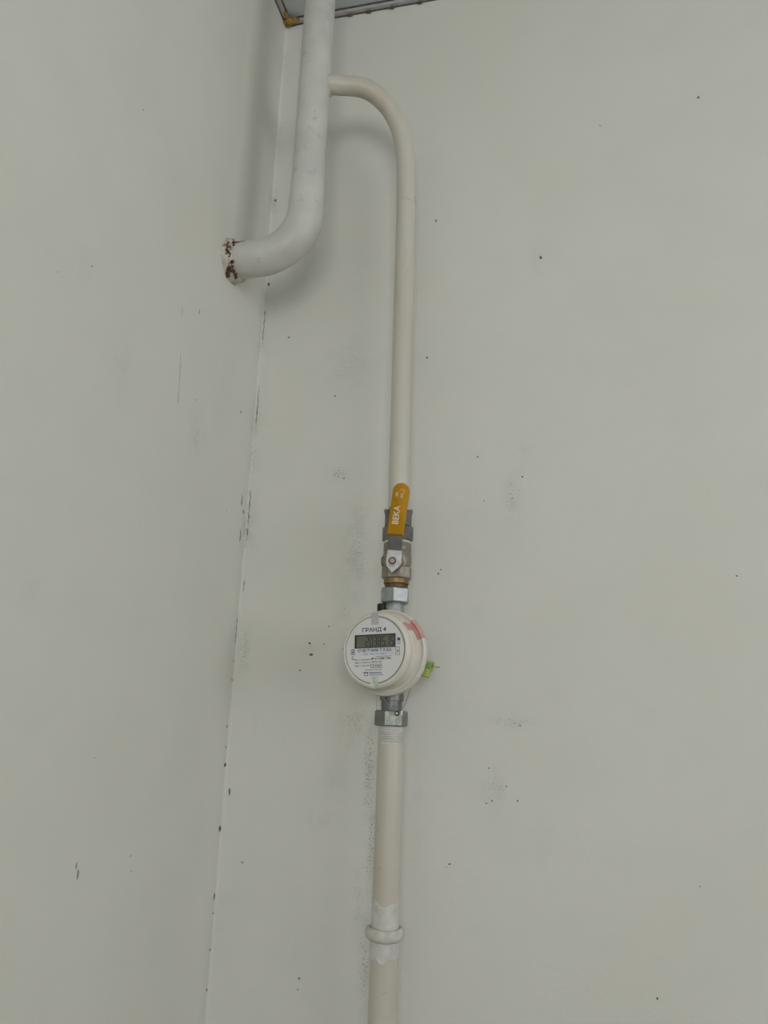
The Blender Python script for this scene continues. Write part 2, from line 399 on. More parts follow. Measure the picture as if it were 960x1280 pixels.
ZS = np.concatenate([np.linspace(0, 1.2, 13)[:-1], np.arange(1.2, RZ, 0.0035), [RZ + 0.004]])
FZ = np.array([fillet(z) for z in ZS])
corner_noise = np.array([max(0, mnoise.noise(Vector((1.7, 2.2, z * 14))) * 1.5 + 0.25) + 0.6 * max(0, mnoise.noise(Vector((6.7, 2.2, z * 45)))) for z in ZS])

def scuffs(A, Z, patches, falloff):
    s = np.zeros_like(A)
    for a, z, ra, rz, k in patches:
        s = np.maximum(s, k * np.exp(-((A - a) / ra) ** 2 - ((Z - z) / rz) ** 2))
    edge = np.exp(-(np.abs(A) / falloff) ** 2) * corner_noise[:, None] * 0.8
    return np.maximum(s, edge)

XS = np.concatenate([np.arange(0.012, 0.70, 0.0035), np.linspace(0.75, RX, 16)])
nA = 7
P = np.zeros((len(ZS), nA + len(XS), 3))
for i in range(nA):
    a = math.pi / 2 * i / (nA - 1)
    P[:, i, 0] = FZ * (1 - math.cos(a)); P[:, i, 1] = -FZ * (1 - math.sin(a))
P[:, nA:, 0] = XS[None, :]
P[:, :, 2] = ZS[:, None]
wb = grid_object('wall_back', P, scuffs(P[:, :, 0], P[:, :, 2], BACK_PATCHES, 0.014), M['wall_back'])
tag(wb, 'off-white painted plaster wall behind the gas meter, scuffed and speckled', 'wall', kind='structure')
YS = np.concatenate([np.arange(0.012, 0.60, 0.0035), np.linspace(0.65, -RY, 16)])
P = np.zeros((len(ZS), 1 + len(YS), 3))
P[:, 0, 1] = -FZ
P[:, 1:, 1] = -YS[None, :]
P[:, :, 2] = ZS[:, None]
wl = grid_object('wall_left', P, scuffs(P[:, :, 1], P[:, :, 2], LEFT_PATCHES, 0.010), M['wall_left'])
tag(wl, 'off-white painted plaster wall on the left of the corner', 'wall', kind='structure')

T = 0.12
wf = build('wall_front', join(box(0, WX0, RY - T, RY, 0, RZ), box(WX1, RX, RY - T, RY, 0, RZ), box(WX0, WX1, RY - T, RY, 0, WZ0), box(WX0, WX1, RY - T, RY, WZ1, RZ)), M['wall_plain'])
tag(wf, 'off-white plaster wall with the window opening', 'wall', kind='structure')
fl = build('floor', box(0, RX, RY, 0, -0.1, 0), M['floor']); tag(fl, 'brown linoleum floor', 'floor', kind='structure')
ce = build('ceiling', box(-0.02, RX, RY, 0.02, RZ, RZ + 0.1), M['ceiling']); tag(ce, 'pale grey ceiling above the pipe corner', 'ceiling', kind='structure')
wr = build('wall_right', join(box(RX, RX + T, RY, VY0, 0, RZ), box(RX, RX + T, VY1, 0, 0, RZ), box(RX, RX + T, VY0, VY1, 0, WZ0), box(RX, RX + T, VY0, VY1, WZ1, RZ)), M['wall_plain'])
tag(wr, 'off-white plaster wall opposite the left wall', 'wall', kind='structure')
build('bounce_blocker', box(0.001, RX, RY, RY + 0.008, 0, 1.2), M['bounce_dark'], wf)  # unseen panel added to cut bounced light low in the room
build('bounce_blocker', box(RX - 0.008, RX, RY + 0.008, -0.001, 0, 1.2), M['bounce_dark'], wr)  # same kind of added light-absorbing panel, out of view on the right
fr = 0.05
def window(name, label, w, loc, rz):
    wn = empty(name, loc, (0, 0, rz)); tag(wn, label, 'window', kind='structure')
    h = WZ1 - WZ0
    build('window_frame', join(box(-w / 2, w / 2, -.03, .03, 0, fr), box(-w / 2, w / 2, -.03, .03, h - fr, h), box(-w / 2, -w / 2 + fr, -.03, .03, fr, h - fr), box(w / 2 - fr, w / 2, -.03, .03, fr, h - fr), box(-fr / 2, fr / 2, -.03, .03, fr, h - fr)), M['frame_white'], wn)
    for a, b in ((-w / 2 + fr, -fr / 2), (fr / 2, w / 2 - fr)):
        build('pane', box(a, b, -.002, .002, fr, h - fr), M['glass'], wn)
window('window_1', 'white framed window facing the meter wall', WX1 - WX0, ((WX0 + WX1) / 2, RY - 0.06, WZ0), 0)
window('window_2', 'white framed window in the right wall', VY1 - VY0, (RX + 0.06, (VY0 + VY1) / 2, WZ0), math.radians(90))

# chips and cracks in the plaster, each a small ragged fleck set on its wall
def fleck(a, z, ra, rz, wall):
    n = 9; pts = []
    for k in range(n):
        t = 2 * math.pi * k / n
        w = 0.65 + 0.5 * random.random()
        pts.append((a + ra * w * math.cos(t), z + rz * w * math.sin(t)))
    V = [(p[0], p[1], 0.0002) for p in pts] + [(a + (p[0] - a) * 0.6, z + (p[1] - z) * 0.6, 0.0006) for p in pts]
    F = [(k, (k + 1) % n, n + (k + 1) % n, n + k) for k in range(n)] + [tuple(range(n, 2 * n)), tuple(range(n))[::-1]]
    if wall == 'back': V = [(p, -h - max(0, 0.003 - p) ** 2 / 0.006, q) for p, q, h in V]
    else: V = [(h + max(0, 0.003 + p) ** 2 / 0.006, p, q) for p, q, h in V]
    return V, F
for a, z, ra, rz in BACK_CHIPS:
    build('plaster_chip', fleck(max(a, 0.005), z, ra, rz, 'back'), M['chip'], wb)
for a, z, ra, rz in LEFT_CHIPS:
    build('plaster_chip', fleck(a, z, ra * 0.75, rz * 0.85, 'left'), M['chip'] if -0.012 < a else M['chip_faint'], wl)
def crack(pts, wall):
    Q = []
    for i in range(len(pts) - 1):
        for k in range(6):
            t = k / 6
            Q.append((pts[i][0] * (1 - t) + pts[i + 1][0] * t + random.uniform(-.0005, .0005), pts[i][1] * (1 - t) + pts[i + 1][1] * t))
    Q.append(pts[-1])
    rad = [0.0002 + 0.00055 * random.random() for _ in Q]; rad[0] = rad[-1] = 0.00012
    if wall == 'back': path = [(a, -max(0, 0.003 - a) ** 2 / 0.006, z) for a, z in Q]
    else: path = [(max(0, 0.003 + a) ** 2 / 0.006, a, z) for a, z in Q]
    return tube(path, rad, 6)
for k in BACK_CRACKS: build('crack', crack(k, 'back'), M['crack'], wb)
for i, k in enumerate(LEFT_CRACKS): build('crack', crack(k, 'left'), M['crack_faint'] if i < 2 else M['crack'], wl)

# thin ceiling edging: a pale strip between two dark strips painting the shade of the gaps, with a few drips of plaster under it
def edging(name, label, back):
    t = empty(name, (0, 0, RZ - 0.008)); tag(t, label, 'ceiling trim', kind='structure')
    o = t.location
    L = RX - 0.01 if back else -RY - 0.01
    def strip(d0, d1, z0, z1):
        return box(0.004, L, -d1, -d0, z0, z1) if back else box(d0, d1, -L, -0.004, z0, z1)
    build('strip', strip(0.0, 0.0065, RZ - 0.0064, RZ - 0.0004), M['trim'], t, o)
    build('gap_shade', strip(0.0, 0.0016, RZ - 0.0078, RZ - 0.0064), M['gap_shade'], t, o)  # dark strip standing in for the shadow under the trim
    build('joint_shade', strip(0.0065, 0.0082, RZ - 0.0016, RZ - 0.0002), M['gap_shade'], t, o)  # dark strip standing in for the shadow line at the ceiling
    return t
tb = edging('trim_1', 'thin grey ceiling edging with painted gap shadows above the meter wall', True)
tl = edging('trim_2', 'thin grey ceiling edging with painted gap shadows along the left wall', False)
for x in (0.1, 0.128, 0.162, 0.203, 0.31, 0.46):
    build('drip', lump(x - tb.location.x, -0.003, RZ - 0.0095 - tb.location.z, 0.004, 0.0022, 0.0016, 0.3, 2, x), M['gap_shade'], tb)
fo = build('foam_dab', join(lump(0, 0, 0, 0.0085, 0.006, 0.0036, 0.5, 1.6, 1), lump(0.008, 0.0, 0.0015, 0.007, 0.004, 0.0028, 0.5, 2.0, 2), lump(-0.001, -0.010, 0.0015, 0.0025, 0.007, 0.0026, 0.4, 2.0, 5)), M['foam'])
fo.location = (0.0085, -0.009, RZ - 0.0085)
tag(fo, 'ochre dab of foam in the ceiling corner behind the thick riser pipe', 'sealant')

# ---------------------------------------------------------------- welded riser with its branch
PX, PY = 0.0915, -0.105
rp = empty('gas_riser_pipe', (0.0, PY, 2.138)); tag(rp, 'thick white painted gas riser turning into the left wall, thinner branch welded on', 'pipe')
o = rp.location
path = [(PX + 0.0005, PY, 2.606 - 0.012 * i) for i in range(33)]
path += [(PX, PY, 2.21), (PX, PY, 2.20)]
R_ = 0.056
for i in range(1, 13):
    a = math.pi / 2 * i / 12
    path.append((PX - R_ + R_ * math.cos(a), PY, 2.138 + R_ - R_ * math.sin(a)))
path += [(0.025, PY, 2.138), (0.015, PY, 2.138), (0.004, PY, 2.138), (-0.01, PY, 2.138)]
n = len(path)
rad = [0.0197 + (0.0022 * min(1, max(0, (2.24 - p[2]) / 0.06))) for p in path]
build('main_pipe', tube(path, rad, 36, wob=0.0005), M['riser'], rp, o)
# branch: leaves the riser sideways, bends down and drops back towards the wall
bp_ = catmull([(PX, -0.100, 2.379), (PX + 0.02, -0.100, 2.380), (0.125, -0.095, 2.3815), (0.150, -0.088, 2.3800), (0.1705, -0.080, 2.3690), (0.1870, -0.0705, 2.3490), (0.1980, -0.0600, 2.3200), (0.2012, -0.0515, 2.283), (0.2016, -0.0470, 2.240), (0.2018, -0.0452, 2.19)], 6)
bp_ += [Vector((0.2037 - 0.0019 * (z - 1.834) / 0.36, -0.045, z)) for z in (2.13, 2.07, 2.01, 1.95, 1.89, 1.86, 1.834)]
build('branch_pipe', tube(bp_, [0.0117 + 0.0004 * min(1, i / len(bp_)) for i in range(len(bp_))], 32, wob=0.0002), M['pipe'], rp, o)
wv = []
for k in range(24):
    a = 2 * math.pi * k / 24
    y, z = 0.0128 * math.cos(a), 0.0128 * math.sin(a)
    x = math.sqrt(max(0, 0.0199 ** 2 - y * y))
    wv.append((PX + x, -0.1015 + y, 2.380 + z))
wv.append(wv[0]); wv.append(wv[1])
build('weld_bead', tube(wv, [0.0019 + 0.0005 * math.sin(i * 2.3) for i in range(len(wv))], 10, wob=0.0006), M['weld'], rp, o)
build('seam_bead', tube([(0.2018 + 0.0119 * math.cos(a), -0.0465 + 0.0121 * math.sin(a), 2.232 + 0.0008 * math.sin(3 * a)) for a in [2 * math.pi * k / 24 for k in range(26)]], 0.0004, 8, wob=0.0006), M['weld'], rp, o)
cl_ = lathe([(0.0215, 0.012), (0.0235, 0.0105), (0.0255, 0.006), (0.0272, 0.002), (0.028, -0.001), (0.021, -0.001)], 40, 'x', closed=True)
cv = []
for p in cl_[0]:
    q = Vector(p); w = mnoise.noise(q * 160) * 0.0022 + mnoise.noise(q * 60) * 0.002
    d = Vector((0, q.y, q.z)).normalized()
    cv.append(tuple(q + d * w + Vector((PX * 0 + mnoise.noise(q * 120 + Vector((5, 5, 5))) * 0.002, PY, 2.138))))
sc_ = build('sealant_collar', (cv, cl_[1]), M['collar'], rp, o)
sc_['label'] = 'crumbling rust-stained sealant ring at the wall'
rr_ = random.Random(11)
def rust_walk(a0, a1, r, x, w, k=22):
    pts, rad = [], []
    for i in range(k + 1):
        a = math.radians(a0 + (a1 - a0) * i / k)
        x += rr_.uniform(-0.0011, 0.0011); x = min(0.0125, max(0.002, x))
        rq = r + (0.0125 - x) * 0.28 + rr_.uniform(-0.0007, 0.0007)
        pts.append((x, PY + rq * math.cos(a), 2.138 + rq * math.sin(a)))
        rad.append(w * rr_.choice((0.2, 0.4, 0.7, 1.0, 1.3)) if 0 < i < k else w * 0.1)
    return tube(pts, rad, 7)
for a0, a1, r, x, w in ((212, 268, 0.0238, 0.0095, 0.0022), (222, 252, 0.0240, 0.0080, 0.0026), (150, 222, 0.0232, 0.0060, 0.0010), (128, 165, 0.0228, 0.0090, 0.0010), (168, 210, 0.0226, 0.0105, 0.0012), (178, 196, 0.0235, 0.0045, 0.0013)):
    build('rust_crack', rust_walk(a0, a1, r, x, w), M['rust'], rp, o)
build('rust_crack', tube([(0.010, PY + 0.0235 * math.cos(2.6), 2.138 + 0.0235 * math.sin(2.6)), (0.016, PY + 0.0222 * math.cos(2.5), 2.138 + 0.0222 * math.sin(2.5)), (0.024, PY + 0.0218 * math.cos(2.35), 2.138 + 0.0218 * math.sin(2.35))], [0.0010, 0.0007, 0.0002], 7), M['rust'], rp, o)

# ---------------------------------------------------------------- ball valve
vx, vy = 0.2036, -0.045
bv = empty('ball_valve', (vx, vy, 1.7465)); tag(bv, 'tarnished gas ball valve with a yellow lever, above the round meter', 'valve')
Z = lambda z: z - 1.7465
va = math.radians(-90 + 13.4)
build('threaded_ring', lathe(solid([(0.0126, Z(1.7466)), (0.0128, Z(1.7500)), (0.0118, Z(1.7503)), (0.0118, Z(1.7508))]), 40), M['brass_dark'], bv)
build('brass_ring', lathe(solid([(0.0134, Z(1.7508)), (0.0140, Z(1.7514)), (0.0140, Z(1.7562)), (0.0137, Z(1.7575))]), 40), M['brass'], bv)
build('lower_collar', ngon_prism(8, 0.0168, Z(1.7558), Z(1.7708), 0.0016, va + 0.2), M['nickel'], bv)
bd = lathe(solid([(0.0150, Z(1.7700)), (0.0157, Z(1.7735)), (0.0159, Z(1.7790)), (0.0156, Z(1.7845)), (0.0150, Z(1.7868)), (0.0149, Z(1.7876)), (0.0154, Z(1.7882)), (0.0153, Z(1.7950)), (0.0146, Z(1.7970))]), 40)
bo = xform(lathe(solid([(0.0092, 0.008), (0.0092, 0.018), (0.0078, 0.0195)]), 28, 'y'), Matrix.Translation((0.0012, 0, Z(1.7735))))
so = lathe(solid([(0.0062, 0.0), (0.0062, 0.0158), (0.0050, 0.0168)]), 20, 'x')
so = xform(so, Matrix.Translation((0, -0.002, Z(1.7765))) @ Matrix.Rotation(math.pi, 4, 'Z'))
build('valve_body', join(bd, bo, so), M['nickel'], bv)
build('tape_wrap', lathe(solid([(0.0146, Z(1.7965)), (0.0152, Z(1.7972)), (0.0152, Z(1.7984)), (0.0146, Z(1.7990))]), 36), M['teflon'], bv)
build('union_nut', ngon_prism(6, 0.0174, Z(1.7988), Z(1.8165), 0.0014, va + 0.35), M['nickel_dark'], bv)
build('union_sleeve', lathe(solid([(0.0150, Z(1.8160)), (0.0150, Z(1.8285)), (0.0154, Z(1.8295)), (0.0156, Z(1.8330)), (0.0125, Z(1.8345))]), 40), M['nickel_dark'], bv)
for k in range(6):
    a = va + 0.5 + k * math.pi / 3
    b_ = box(-0.0022, 0.0022, -0.0021, 0.0021, Z(1.8325), Z(1.8360), 0.0004)
    build('lug', xform(b_, Matrix.Translation((0.0140 * math.cos(a), 0.0140 * math.sin(a), 0)) @ Matrix.Rotation(a + math.pi / 2, 4, 'Z')), M['nickel_dark'], bv)
# lever: built in its own frame (origin at the stem, x right, z up), then tilted a little clockwise
HM = Matrix.Translation((0.0012, -0.0245, Z(1.7718))) @ Matrix.Rotation(math.radians(6.0), 4, 'Y')
lp = [(-0.0074, 0.0125), (-0.0080, -0.0015), (-0.0066, -0.0050), (0.0004, -0.0128), (0.0078, -0.0050), (0.0086, -0.0015), (0.0082, 0.0125)]
pl = build('lever_plate', xform(plate(lp[::-1], -0.0006, 0.0020, 0.0005), HM), M['chrome'], bv, sharp=25)
def ribbon(prof, th):
    """profile of (half width, x shift, y, z): a bent flat bar"""
    V = []
    for w, x, y, z in prof: V += [(x - w, y, z), (x + w, y, z), (x + w, y + th, z + th * 0.3), (x - w, y + th, z + th * 0.3)]
    F = []
    for i in range(len(prof) - 1):
        for k in range(4): F.append((4 * i + k, 4 * i + (k + 1) % 4, 4 * i + 4 + (k + 1) % 4, 4 * i + 4 + k))
    F += [(0, 1, 2, 3), tuple(4 * (len(prof) - 1) + k for k in (3, 2, 1, 0))]
    return V, F
build('lever_arm', xform(ribbon([(0.0078, 0.0003, -0.0004, 0.0118), (0.0078, 0.0006, -0.0030, 0.0150), (0.0077, 0.0014, -0.0100, 0.0225), (0.0076, 0.0018, -0.0135, 0.0270), (0.0074, 0.0020, -0.0148, 0.0320), (0.0070, 0.0022, -0.0152, 0.0600)], 0.0024), HM), M['lever'], bv, sharp=20)
SX, SY = 0.0022, 0.0022
sp = [(-0.0084, 0.0262), (0.0084, 0.0262), (0.0088, 0.0500), (0.0090, 0.0745)]
sp += [(0.0090 * math.cos(a), 0.0745 + 0.0090 * math.sin(a)) for a in [math.pi * k / 14 for k in range(1, 14)]]
sp += [(-0.0090, 0.0745), (-0.0088, 0.0500)]
sp = [(x + SX, z) for x, z in sp]
gs = build('handle_sleeve', xform(plate(sp, -0.0195 + SY, -0.0130 + SY, 0.0012), HM), M['yellow'], bv, sharp=60)
st = build('stem', xform(lathe(solid([(0.0030, -0.010), (0.0030, 0.0038), (0.0024, 0.0044)]), 20, 'y'), HM), mat('coppery_stem', (0.50, 0.38, 0.33), 0.45, 0.4, var=0.25, vscale=200), bv)
build('stem_nut', xform(join(lathe([(0.0036, 0.0006), (0.0040, 0.0034), (0.0054, 0.0034), (0.0062, 0.0022), (0.0062, 0.0006)], 6, 'y', closed=True)), HM), M['chrome'], bv, sharp=25)
build('stem_recess', xform(lathe([(0.0026, 0.0006), (0.0026, 0.0030), (0.0041, 0.0036), (0.0041, 0.0006)], 24, 'y', closed=True), HM), M['black'], bv)

def text_mesh(s, w=None, h=None, depth=0.00012, space=1.0, bold=0.018):
    """flat lettering centred on (0,0) in x-z, front towards -y, fitted to width w and/or height h"""
    cu = bpy.data.curves.new('lettering', 'FONT'); cu.body = s; cu.size = 1.0; cu.space_character = space
    cu.resolution_u = 3; cu.offset = bold
    ob = bpy.data.objects.new('lettering', cu); col.objects.link(ob)
    bpy.context.view_layer.update()
    me = bpy.data.meshes.new_from_object(ob.evaluated_get(bpy.context.evaluated_depsgraph_get()))
    V = [tuple(v.co) for v in me.vertices]; F = [tuple(p.vertices) for p in me.polygons]
    bpy.data.objects.remove(ob); bpy.data.curves.remove(cu); bpy.data.meshes.remove(me)
    xs = [v[0] for v in V]; ys = [v[1] for v in V]
    W = max(xs) - min(xs); H = max(ys) - min(ys)
    sx = (w / W) if w else None; sy = (h / H) if h else None
    sx = sx or sy; sy = sy or sx
    cx = (max(xs) + min(xs)) / 2; cy = (max(ys) + min(ys)) / 2
    n = len(V)
    VV = [((x - cx) * sx, -depth, (y - cy) * sy) for x, y, _ in V] + [((x - cx) * sx, 0, (y - cy) * sy) for x, y, _ in V]
    # front faces plus walls along open edges
    cnt = {}
    for f in F:
        for i in range(len(f)):
            e = (f[i], f[(i + 1) % len(f)]); cnt[e] = 1
    FF = list(F)
    for a, b in cnt:
        if (b, a) not in cnt: FF.append((a, b, b + n, a + n))
    return VV, FF

up_ = Matrix.Rotation(math.radians(-90), 4, 'Y')   # reads upwards along the handle
def on_handle(s, x, z, w, h, m):
    t = text_mesh(s, w, h)
    M_ = HM @ Matrix.Translation((x + SX, -0.01955 + SY, z)) @ up_
    me = build('lettering', xform(t, M_), m, gs)
    return me
on_handle('BEKA', -0.0012, 0.0475, 0.0205, 0.0068, M['handle_print'])
on_handle('DN', -0.0034, 0.0702, 0.0042, 0.0028, M['handle_print'])
on_handle('20', 0.0022, 0.0688, 0.0046, 0.0028, M['handle_print'])
t_ = lathe([(0.0030, 0.0), (0.0036, 0.0), (0.0036, 0.0001), (0.0030, 0.0001)], 16, 'y', 20, 160, closed=True)
build('arc_mark', xform(t_, HM @ Matrix.Translation((0.0012 + SX, -0.01955 + SY, 0.0728)) @ Matrix.Rotation(math.radians(40), 4, 'Y')), M['handle_print'], gs)

# ---------------------------------------------------------------- gas meter
ROT = math.radians(-13)
GM = empty('gas_meter', (0.2024 - 0.014 * math.sin(-ROT), -0.045 - 0.014 * math.cos(ROT), 1.6757), (0, math.radians(-1.6), ROT))
tag(GM, 'round ivory household gas meter with digital display, on the thin pipe', 'gas meter')
prof_h = solid([(0.0300, -0.0240), (0.0355, -0.0215), (0.0380, -0.0170), (0.0385, -0.0055), (0.0436, -0.0046), (0.0451, -0.0032), (0.0454, -0.0010), (0.0454, 0.0028), (0.0450, 0.0042), (0.0441, 0.0049), (0.0429, 0.0046), (0.0421, 0.0034), (0.0408, 0.0026), (0.0394, 0.0030), (0.0385, 0.0050), (0.0364, 0.0205), (0.0340, 0.0230)])
build('housing', lathe(prof_h, 72, 'y'), M['meter'], GM, sharp=50)
build('bezel', lathe([(0.0345, 0.0200), (0.0372, 0.0203), (0.0388, 0.0214), (0.0394, 0.0238), (0.0391, 0.0264), (0.0381, 0.0285), (0.0366, 0.0298), (0.0354, 0.0301), (0.0347, 0.0298), (0.0343, 0.0290), (0.0341, 0.0280), (0.0335, 0.0240)], 72, 'y', closed=True), M['meter'], GM, sharp=60)
dl = build('dial', lathe(solid([(0.0334, 0.0240), (0.0334, 0.0299)]), 64, 'y'), M['dial'], GM)
build('dial_groove', lathe([(0.0336, 0.0285), (0.0344, 0.0285), (0.0344, 0.0294), (0.0336, 0.0294)], 64, 'y', closed=True), mat('grey_rim_line', (0.36, 0.33, 0.30), 0.6, var=0.4, vscale=60), GM)
T0 = 0.0299
def on_dial(name, vf, m, x, z, t=T0, parent=dl):
    return build(name, xform(vf, Matrix.Translation((x, -t, z))), m, parent)
mm = 0.001
on_dial('title_text', text_mesh('ГРАНД 4', 27.5 * mm, 5.4 * mm), M['ink'], -0.6 * mm, 20.3 * mm)
on_dial('name_text', text_mesh('СЧЕТЧИК ГАЗА', 39 * mm, 3.1 * mm), M['ink'], 0.2 * mm, -0.4 * mm)
on_dial('small_text', text_mesh('ТУ 4213-001', 26 * mm, 1.6 * mm, space=1.4), M['ink_pale'], 0.0, -4.1 * mm)
for s, z in (('Рм = 5,0 кПа', -9.8), ('Qн = 0,04 м', -12.7), ('Qм = 4,0 м/ч', -15.8)):
    on_dial('small_text', text_mesh(s, 18.2 * mm, 1.75 * mm), M['ink_pale'], -13.6 * mm, z * mm)
on_dial('print_bar', box(1.5 * mm, 19.5 * mm, -0.00012, 0, -7.0 * mm, -6.6 * mm), M['ink_black'], 0, 0)
on_dial('number_text', text_mesh('№ 0110380 1704', 22.0 * mm, 2.2 * mm), M['ink_black'], 7.6 * mm, -8.9 * mm)
on_dial('number_text', text_mesh('Дата 110', 11.5 * mm, 2.0 * mm), M['ink_black'], 2.4 * mm, -12.2 * mm)
def frame(x0, x1, z0, z1, w):
    return join(box(x0, x1, -0.00012, 0, z0, z0 + w), box(x0, x1, -0.00012, 0, z1 - w, z1), box(x0, x0 + w, -0.00012, 0, z0 + w, z1 - w), box(x1 - w, x1, -0.00012, 0, z0 + w, z1 - w))
on_dial('number_frame', frame(-4.0 * mm, 8.6 * mm, -18.4 * mm, -14.4 * mm, 0.35 * mm), M['ink_black'], 0, 0)
on_dial('number_text', text_mesh('G 7100', 9.2 * mm, 1.9 * mm), M['ink_black'], 2.3 * mm, -16.4 * mm)
on_dial('small_text', text_mesh('сделано в России', 19 * mm, 1.3 * mm), M['ink_pale'], -1.2 * mm, -20.1 * mm)
lg = [(-11.8, -23.4), (-8.8, -22.0), (-5.8, -23.4), (-6.2, -26.0), (-11.2, -26.0)]
on_dial('maker_logo', join(frame(-11.4 * mm, -7.2 * mm, -26.2 * mm, -23.0 * mm, 0.5 * mm), box(-13.2 * mm, -7.0 * mm, -0.00012, 0, -23.0 * mm, -22.4 * mm)), M['ink'], 0, 0)
on_dial('maker_text', text_mesh('ТУРБУЛЕНТНОСТЬ', 14.5 * mm, 1.6 * mm), M['ink'], 1.2 * mm, -23.2 * mm)
on_dial('print_bar', box(-5.8 * mm, 10.0 * mm, -0.0001, 0, -26.0 * mm, -24.6 * mm), M['ink_sky'], 0, 0)
on_dial('mark_frame', join(frame(-27.4 * mm, -22.9 * mm, -4.3 * mm, 1.3 * mm, 0.5 * mm), box(-25.6 * mm, -24.8 * mm, -0.00012, 0, -3.6 * mm, 0.7 * mm), box(-26.6 * mm, -23.8 * mm, -0.00012, 0, -1.9 * mm, -1.2 * mm)), M['ink'], 0, 0)
on_dial('mark_ring', lathe([(1.2 * mm, 0), (1.8 * mm, 0), (1.8 * mm, 0.0001), (1.2 * mm, 0.0001)], 20, 'y', 70, 340, closed=True), M['ink'], -24.7 * mm, -7.6 * mm)
on_dial('mark_frame', frame(24.2 * mm, 28.6 * mm, -6.2 * mm, 2.1 * mm, 0.45 * mm), M['ink_pale'], 0, 0)
on_dial('mark_bar', box(26.0 * mm, 27.0 * mm, -0.00012, 0, -3.6 * mm, -0.6 * mm), M['ink'], 0, 0)
on_dial('mark_square', box(26.0 * mm, 29.2 * mm, -0.00012, 0, 8.6 * mm, 11.2 * mm), M['ink'], 0, 0)
on_dial('mark_frame', frame(26.2 * mm, 29.2 * mm, 4.8 * mm, 8.2 * mm, 0.4 * mm), M['ink_pale'], 0, 0)
on_dial('print_bar', box(-21 * mm, 24 * mm, -0.00005, 0, -5.4 * mm, 2.2 * mm), mat('pale_blue_panel', (0.71, 0.725, 0.765), 0.4, var=0.08, vscale=80), 0, 0)
# display
lx0, lx1, lz0, lz1 = -22.0 * mm, 23.6 * mm, 2.4 * mm, 15.4 * mm
ds = build('display', box(lx0, lx1, -T0 - 0.0004, -T0 + 0.001, lz0, lz1), M['lcd'], GM)
build('display_frame', join(box(lx0 - .6 * mm, lx0 + .9 * mm, -T0 - .0012, -T0 + .001, lz0 - .3 * mm, lz1 + .3 * mm), box(lx0 + .9 * mm, lx1 - .3 * mm, -T0 - .0012, -T0 + .001, lz1 - .8 * mm, lz1 + .3 * mm), box(lx1 - .3 * mm, lx1 + .3 * mm, -T0 - .0012, -T0 + .001, lz0 - .3 * mm, lz1 + .3 * mm), box(lx0 + .9 * mm, lx1 - .3 * mm, -T0 - .0012, -T0 + .001, lz0 - .3 * mm, lz0 + .2 * mm)), M['lcd_frame'], ds)
SEG = {'0': 'abcdef', '1': 'bc', '2': 'abged', '3': 'abgcd', '5': 'afgcd', '8': 'abcdefg'}
def digit(ch, w, h, th):
    g = th * 0.25
    q = {'a': (g, w - g, h - th, h), 'd': (g, w - g, 0, th), 'g': (g, w - g, h / 2 - th / 2, h / 2 + th / 2), 'f': (0, th, h / 2 + g, h - g), 'b': (w - th, w, h / 2 + g, h - g), 'e': (0, th, g, h / 2 - g), 'c': (w - th, w, g, h / 2 - g)}
    return join(*[box(q[s][0], q[s][1], -0.0001, 0, q[s][2], q[s][3]) for s in SEG[ch]])
for i, ch in enumerate('2038515'):
    x = -10.2 * mm + i * 4.78 * mm
    build('digit', xform(digit(ch, 3.5 * mm, 9.8 * mm, 0.72 * mm), Matrix.Translation((x, -T0 - 0.00042, lz0 + 1.2 * mm))), M['lcd_seg'], ds)
build('decimal_point', box(12.9 * mm, 13.5 * mm, -T0 - 0.0005, -T0 - 0.0004, lz0 + 0.8 * mm, lz0 + 1.6 * mm), M['lcd_seg'], ds)
# stickers folded over the bezel
def bezel_sticker(name, m, ang, half, r_in):
    pr = [(r_in, 0.0300), (0.0337, 0.0300), (0.0345, 0.0299), (0.0354, 0.0303), (0.0368, 0.0300), (0.0383, 0.0287), (0.0393, 0.0265), (0.0397, 0.0238), (0.0390, 0.0212)]
    V = []; F = []
    for r, t in pr:
        for s in (-half, half):
            rr = math.sqrt(max(1e-9, r * r - s * s))
            V.append((s, -t - 0.0002, rr))
    for i in range(len(pr) - 1): F.append((2 * i, 2 * i + 1, 2 * i + 3, 2 * i + 2))
    nV = len(V)
    V2 = [(a, b + 0.0002, c) for a, b, c in V]
    F2 = [tuple(k + nV for k in f[::-1]) for f in F]
    rim = [(2 * i, 2 * i + 2, 2 * i + 2 + nV, 2 * i + nV) for i in range(len(pr) - 1)] + [(2 * i + 1, 2 * i + 1 + nV, 2 * i + 3 + nV, 2 * i + 3) for i in range(len(pr) - 1)] + [(0, nV, nV + 1, 1), (nV - 2, nV - 1, 2 * nV - 1, 2 * nV - 2)]
    return build(name, xform((V + V2, F + F2 + rim), Matrix.Rotation(math.radians(ang), 4, 'Y')), m, GM)
bezel_sticker('seal_sticker', M['tape_grey'], 0.5, 0.0041, 0.0262)['label'] = 'grey seal sticker at the top of the bezel'
bezel_sticker('seal_sticker', M['tape_green'], 179.0, 0.0042, 0.0272)['label'] = 'pearly green seal sticker at the bottom of the bezel'
pk = [(0.0388, 0.0052), (0.0397, 0.0034), (0.0410, 0.0031), (0.0421, 0.0040), (0.0430, 0.0052), (0.0442, 0.0055), (0.0453, 0.0046), (0.0459, 0.0028), (0.0459, -0.0010), (0.0450, -0.0012), (0.0440, 0.0030), (0.0385, 0.0020)]
build('pink_film', lathe(pk, 18, 'y', 17, 46, closed=True), M['tape_pink'], GM)['label'] = 'torn pink film stuck on the upper right of the housing'
pk2 = [(0.0378, 0.0150), (0.0391, 0.0054), (0.0384, 0.0050), (0.0370, 0.0148)]
build('pink_film', lathe(pk2, 10, 'y', 34, 50, closed=True), M['tape_pink'], GM)
